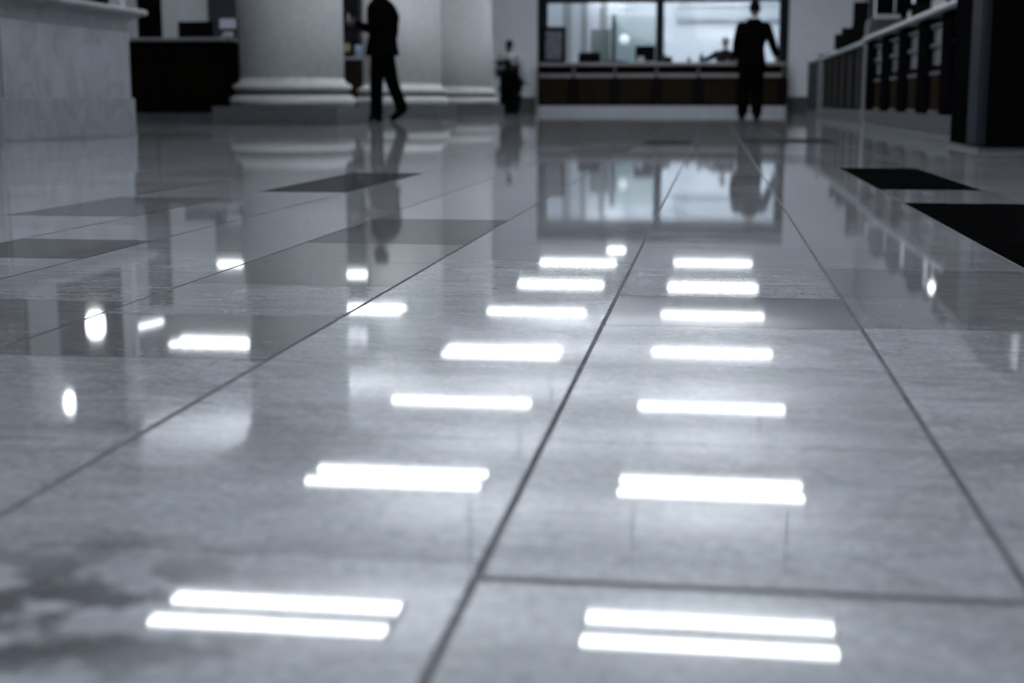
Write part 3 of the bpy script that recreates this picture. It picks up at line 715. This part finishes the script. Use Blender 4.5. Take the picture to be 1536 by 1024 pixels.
def hand(bm, w, d, palm_n, side, curl=.5):
    """palm, four unequal curled fingers and a thumb off the side of the palm"""
    w = Vector(w); d = Vector(d).normalized(); n = Vector(palm_n); n = (n - d * n.dot(d)).normalized(); s = d.cross(n) * side
    def P(a, b, c): return w + d * a + s * b + n * c
    tube(bm, [P(0, 0, 0), P(.03, 0, 0), P(.075, 0, .004)], [.026, .034, .036], seg=12, flat=.55)
    for k, (off, L) in enumerate(((.030, .072), (.010, .08), (-.010, .075), (-.030, .06))):
        c = curl * (1 + .08 * k)
        tube(bm, [P(.07, off * .9, 0), P(.095, off, .004), P(.095 + L * .4 * math.cos(c), off * 1.05, L * .4 * math.sin(c)), P(.095 + L * .4 * math.cos(c) + L * .5 * math.cos(c * 1.8), off * 1.05, L * .4 * math.sin(c) + L * .5 * math.sin(c * 1.8))],
             [.010, .0095, .009, .0078], seg=8, sub=3)
    tube(bm, [P(.02, .022, .004), P(.045, .048, .014), P(.07, .058, .026), P(.092, .056, .036)], [.014, .012, .0105, .009], seg=8, sub=3)

def person(label, loc, J, mats, rz=0, hem=.80, yaw=0, tw=1.0, td=1.0, legs=True, head_tilt=0, voxel=.010):
    """J: joint positions in metres, local frame; L/R are the -x / +x sides"""
    t = thing('person', label, 'person', loc, rz)
    J = {k: Vector(v) for k, v in J.items()}
    pel, ch, nk, hd = J['pelvis'], J['chest'], J['neck'], J['head']
    sk, top, low, sh = mats
    def torso_rows(g, z0=None):
        b = [(pel + Vector((0, 0, -.07)), .155, .105), (pel + Vector((0, 0, .03)), .165, .115), (pel.lerp(ch, .45), .145, .10), (pel.lerp(ch, .8), .165, .115), (ch + Vector((0, 0, .04)), .175, .12), (ch.lerp(nk, .5), .155, .10), (ch.lerp(nk, .7), .125, .088), (ch.lerp(nk, .88), .085, .072), (nk, .058, .058)]
        return [(c.x, c.y, c.z, rx * (tw if i < 7 else 1) + g, ry * (td if i < 7 else 1) + g) for i, (c, rx, ry) in enumerate(b)]
    # body: one continuous skin
    bm = bmesh.new()
    eloft(bm, torso_rows(0)); tube(bm, [nk - Vector((0, 0, .06)), nk.lerp(hd, .35), hd - Vector((0, 0, .05))], [.062, .053, .055], seg=16)
    head_shape(bm, hd, yaw)
    for s in 'LR':
        sx = -1 if s == 'L' else 1
        if legs:
            tube(bm, [J['hip' + s], J['hip' + s].lerp(J['knee' + s], .5), J['knee' + s], J['knee' + s].lerp(J['ank' + s], .35), J['ank' + s]], [.088, .075, .054, .055, .036], seg=16)
            tube(bm, [J['ank' + s], J['ank' + s].lerp(J['toe' + s], .5), J['toe' + s]], [.036, .032, .022], seg=10)
        tube(bm, [J['sho' + s], J['sho' + s].lerp(J['elb' + s], .5), J['elb' + s], J['elb' + s].lerp(J['wri' + s], .35), J['wri' + s]], [.056, .047, .039, .037, .026], seg=14)
        hand(bm, J['wri' + s], J['hd' + s], J['pn' + s], sx, .5 if s == 'L' else .7)
    fuse('body', bm, sk, t, voxel, 2)
    # jacket / shirt
    bm = bmesh.new(); rows = torso_rows(.022)
    h0 = Vector((pel.x, pel.y, hem)); rows[0] = (h0.x, h0.y, hem, .205 * tw, .15 * td); rows[-1] = (nk.x, nk.y, nk.z - .01, .075, .075)
    eloft(bm, rows)
    for s in 'LR':
        e, w_, o_ = J['elb' + s], J['wri' + s], J['sho' + s]
        tube(bm, [o_ + Vector((0, 0, .005)), o_.lerp(e, .5), e, e.lerp(w_, .9)], [.080, .075, .068, .054], seg=16)
    jk = fuse('jacket' if top is M['suit'] else 'shirt', bm, top, t, voxel, 3)
    cm = bmesh.new()       # collar
    ring_loft(cm, [[(nk.x + r * math.cos(a), nk.y + r * math.sin(a), z) for a in [2 * PI * i / 20 for i in range(20)]] for r, z in ((.07, nk.z - .03), (.064, nk.z + .012), (.058, nk.z + .014), (.058, nk.z - .03))], cap=False)
    obj('collar', cm, M['shirt'], jk, True, label='white shirt collar')
    # trousers and shoes
    if legs:
        bm = bmesh.new(); pz = pel.z
        eloft(bm, [(pel.x, pel.y, pz + .06, .165, .115), (pel.x, pel.y, pz, .18, .13), (pel.x, pel.y, pz - .11, .165, .125)])
        for s in 'LR':
            hp, kn, an = J['hip' + s], J['knee' + s], J['ank' + s]
            tube(bm, [hp, hp.lerp(kn, .5), kn, kn.lerp(an, .5), an - (an - kn).normalized() * .01], [.108, .102, .092, .086, .088], seg=18)
        fuse('trousers', bm, low, t, voxel, 3)
        for s in 'LR':
            an, to = J['ank' + s], J['toe' + s]; d = (to - an); d.z = 0; d.normalize(); heel = J.get('heel' + s, Vector((an.x, an.y, .0)) - d * .05)
            bm = bmesh.new(); tube(bm, [heel + Vector((0, 0, .04)), an.lerp(to, .35) + Vector((0, 0, -.005)), to + Vector((0, 0, .012))], [.05, .055, .044], seg=14)
            for v in bm.verts: v.co.z = max(v.co.z, min(heel.z, to.z) if heel.z < .05 else 0.0)
            obj('shoe', bm, M['shoe'], t, True)
    # hair cap
    bm = bmesh.new(); seg = 24
    rows = []
    for z, rx, ry, cy in [(-.03, .072, .062, -.036), (.0, .079, .08, -.024), (.03, .083, .098, -.008), (.062, .083, .103, -.008), (.092, .072, .088, -.012), (.115, .05, .064, -.014), (.127, .018, .025, -.016)]: rows.append((0, cy, z, rx, ry))
    eloft(bm, rows, seg, 2.1); R = Matrix.Rotation(yaw, 4, 'Z')
    for v in bm.verts:
        v.co = v.co + Vector((random.uniform(-1, 1), random.uniform(-1, 1), random.uniform(-1, 1))) * .0025
        v.co = R @ v.co + hd
    obj('hair', bm, M['hair'], t, True)
    for sx in (-1, 1):
        bm = bmesh.new(); c = R @ Vector((sx * .03, .083, .008)) + hd
        bmesh.ops.create_uvsphere(bm, u_segments=12, v_segments=8, radius=.012, matrix=Matrix.Translation(c)); obj('eye', bm, M['eye'], t, True)
    return t

# man in a dark suit, back to the camera, standing near the far counter
person('person in a black suit standing back turned before the far counter, one arm held out', (.57, 23.0, 0), dict(
    pelvis=(-.01, 0, .93), chest=(0, 0, 1.27), neck=(.01, 0, 1.555), head=(.02, .02, 1.685),
    shoL=(-.19, 0, 1.42), elbL=(-.245, -.04, 1.16), wriL=(-.25, .06, .95), hdL=(.05, .2, -1), pnL=(1, 0, 0),
    shoR=(.20, 0, 1.42), elbR=(.29, -.06, 1.19), wriR=(.375, .05, .97), hdR=(.1, .4, -1), pnR=(-1, 0, 0),
    hipL=(-.10, 0, .90), kneeL=(-.115, .02, .49), ankL=(-.135, -.01, .09), toeL=(-.16, .16, .03),
    hipR=(.085, 0, .90), kneeR=(.085, .03, .49), ankR=(.085, -.02, .09), toeR=(.12, .15, .03)),
    (M['skin'], M['suit'], M['trouser'], None), hem=.80, tw=1.12)
# man walking to the left past the columns
t = person('person in a black suit walking left past the columns, forearm raised', (-4.45, 19.15, 0), dict(
    pelvis=(-.01, 0, .98), chest=(.01, 0, 1.36), neck=(-.03, 0, 1.66), head=(-.07, 0, 1.82),
    shoL=(-.04, -.17, 1.50), elbL=(-.12, -.22, 1.23), wriL=(-.34, -.12, 1.30), hdL=(-1, .3, .15), pnL=(0, 1, .3),
    shoR=(.04, .18, 1.50), elbR=(.10, .24, 1.22), wriR=(.04, .22, .98), hdR=(-.2, 0, -1), pnR=(0, -1, 0),
    hipL=(-.04, -.09, .94), kneeL=(-.075, -.09, .52), ankL=(-.08, -.09, .10), toeL=(-.19, -.17, .03),
    hipR=(.02, .09, .94), kneeR=(.10, .09, .53), ankR=(.235, .10, .17), toeR=(.10, .10, .03), heelR=(.26, .10, .14)),
    (M['skin'], M['suit'], M['trouser'], None), hem=.88, yaw=PI / 2, tw=1.15, td=1.3)
# jacket back vent flares behind him
ph = thing('smartphone', 'small dark phone held in the raised hand of the walking person', 'phone', (-4.895, 19.04, 1.30))
part('body', ph, M['black_plastic'], (-.004, .004, -.035, .035, 0, .145), bev=.002)
part('screen', ph, M['screen'], (.0041, .005, -.031, .031, .01, .135))
# person in a white shirt behind the plant
person('person in a white shirt and dark trousers standing behind the potted plant', (-4.72, 33.0, 0), dict(
    pelvis=(0, 0, .86), chest=(0, 0, 1.15), neck=(0, 0, 1.37), head=(.02, -.01, 1.525),
    shoL=(-.18, 0, 1.30), elbL=(-.24, .02, 1.05), wriL=(-.2, -.14, .9), hdL=(.3, -1, -.4), pnL=(0, 0, -1),
    shoR=(.18, 0, 1.30), elbR=(.24, .02, 1.05), wriR=(.2, -.14, .9), hdR=(-.3, -1, -.4), pnR=(0, 0, -1),
    hipL=(-.09, 0, .83), kneeL=(-.1, -.02, .46), ankL=(-.1, 0, .09), toeL=(-.13, -.16, .03),
    hipR=(.09, 0, .83), kneeR=(.1, -.02, .46), ankR=(.1, 0, .09), toeR=(.13, -.16, .03)),
    (M['skin_dark'], M['shirt'], M['trouser'], None), hem=.84, yaw=PI)
# clerk behind the glass, leaning to the left over a low desk
person('person in dark clothes behind the far counter window, one arm stretched left', (.24, 35.7, 0), dict(
    pelvis=(.04, .05, .92), chest=(0, 0, 1.27), neck=(-.01, -.01, 1.52), head=(-.01, -.03, 1.67),
    shoL=(-.20, 0, 1.41), elbL=(-.38, -.12, 1.30), wriL=(-.52, -.34, 1.25), hdL=(-.5, -1, 0), pnL=(0, 0, -1),
    shoR=(.19, 0, 1.42), elbR=(.25, -.1, 1.16), wriR=(.06, -.3, 1.22), hdR=(-.4, -1, 0), pnR=(0, 0, -1),
    hipL=(-.06, .03, .89), kneeL=(-.08, .03, .47), ankL=(-.08, .05, .09), toeL=(-.12, -.12, .03),
    hipR=(.12, .03, .89), kneeR=(.13, .04, .47), ankR=(.14, .05, .09), toeR=(.17, -.12, .03)),
    (M['skin'], M['suit'], M['trouser'], None), hem=.80, yaw=PI, tw=1.3)
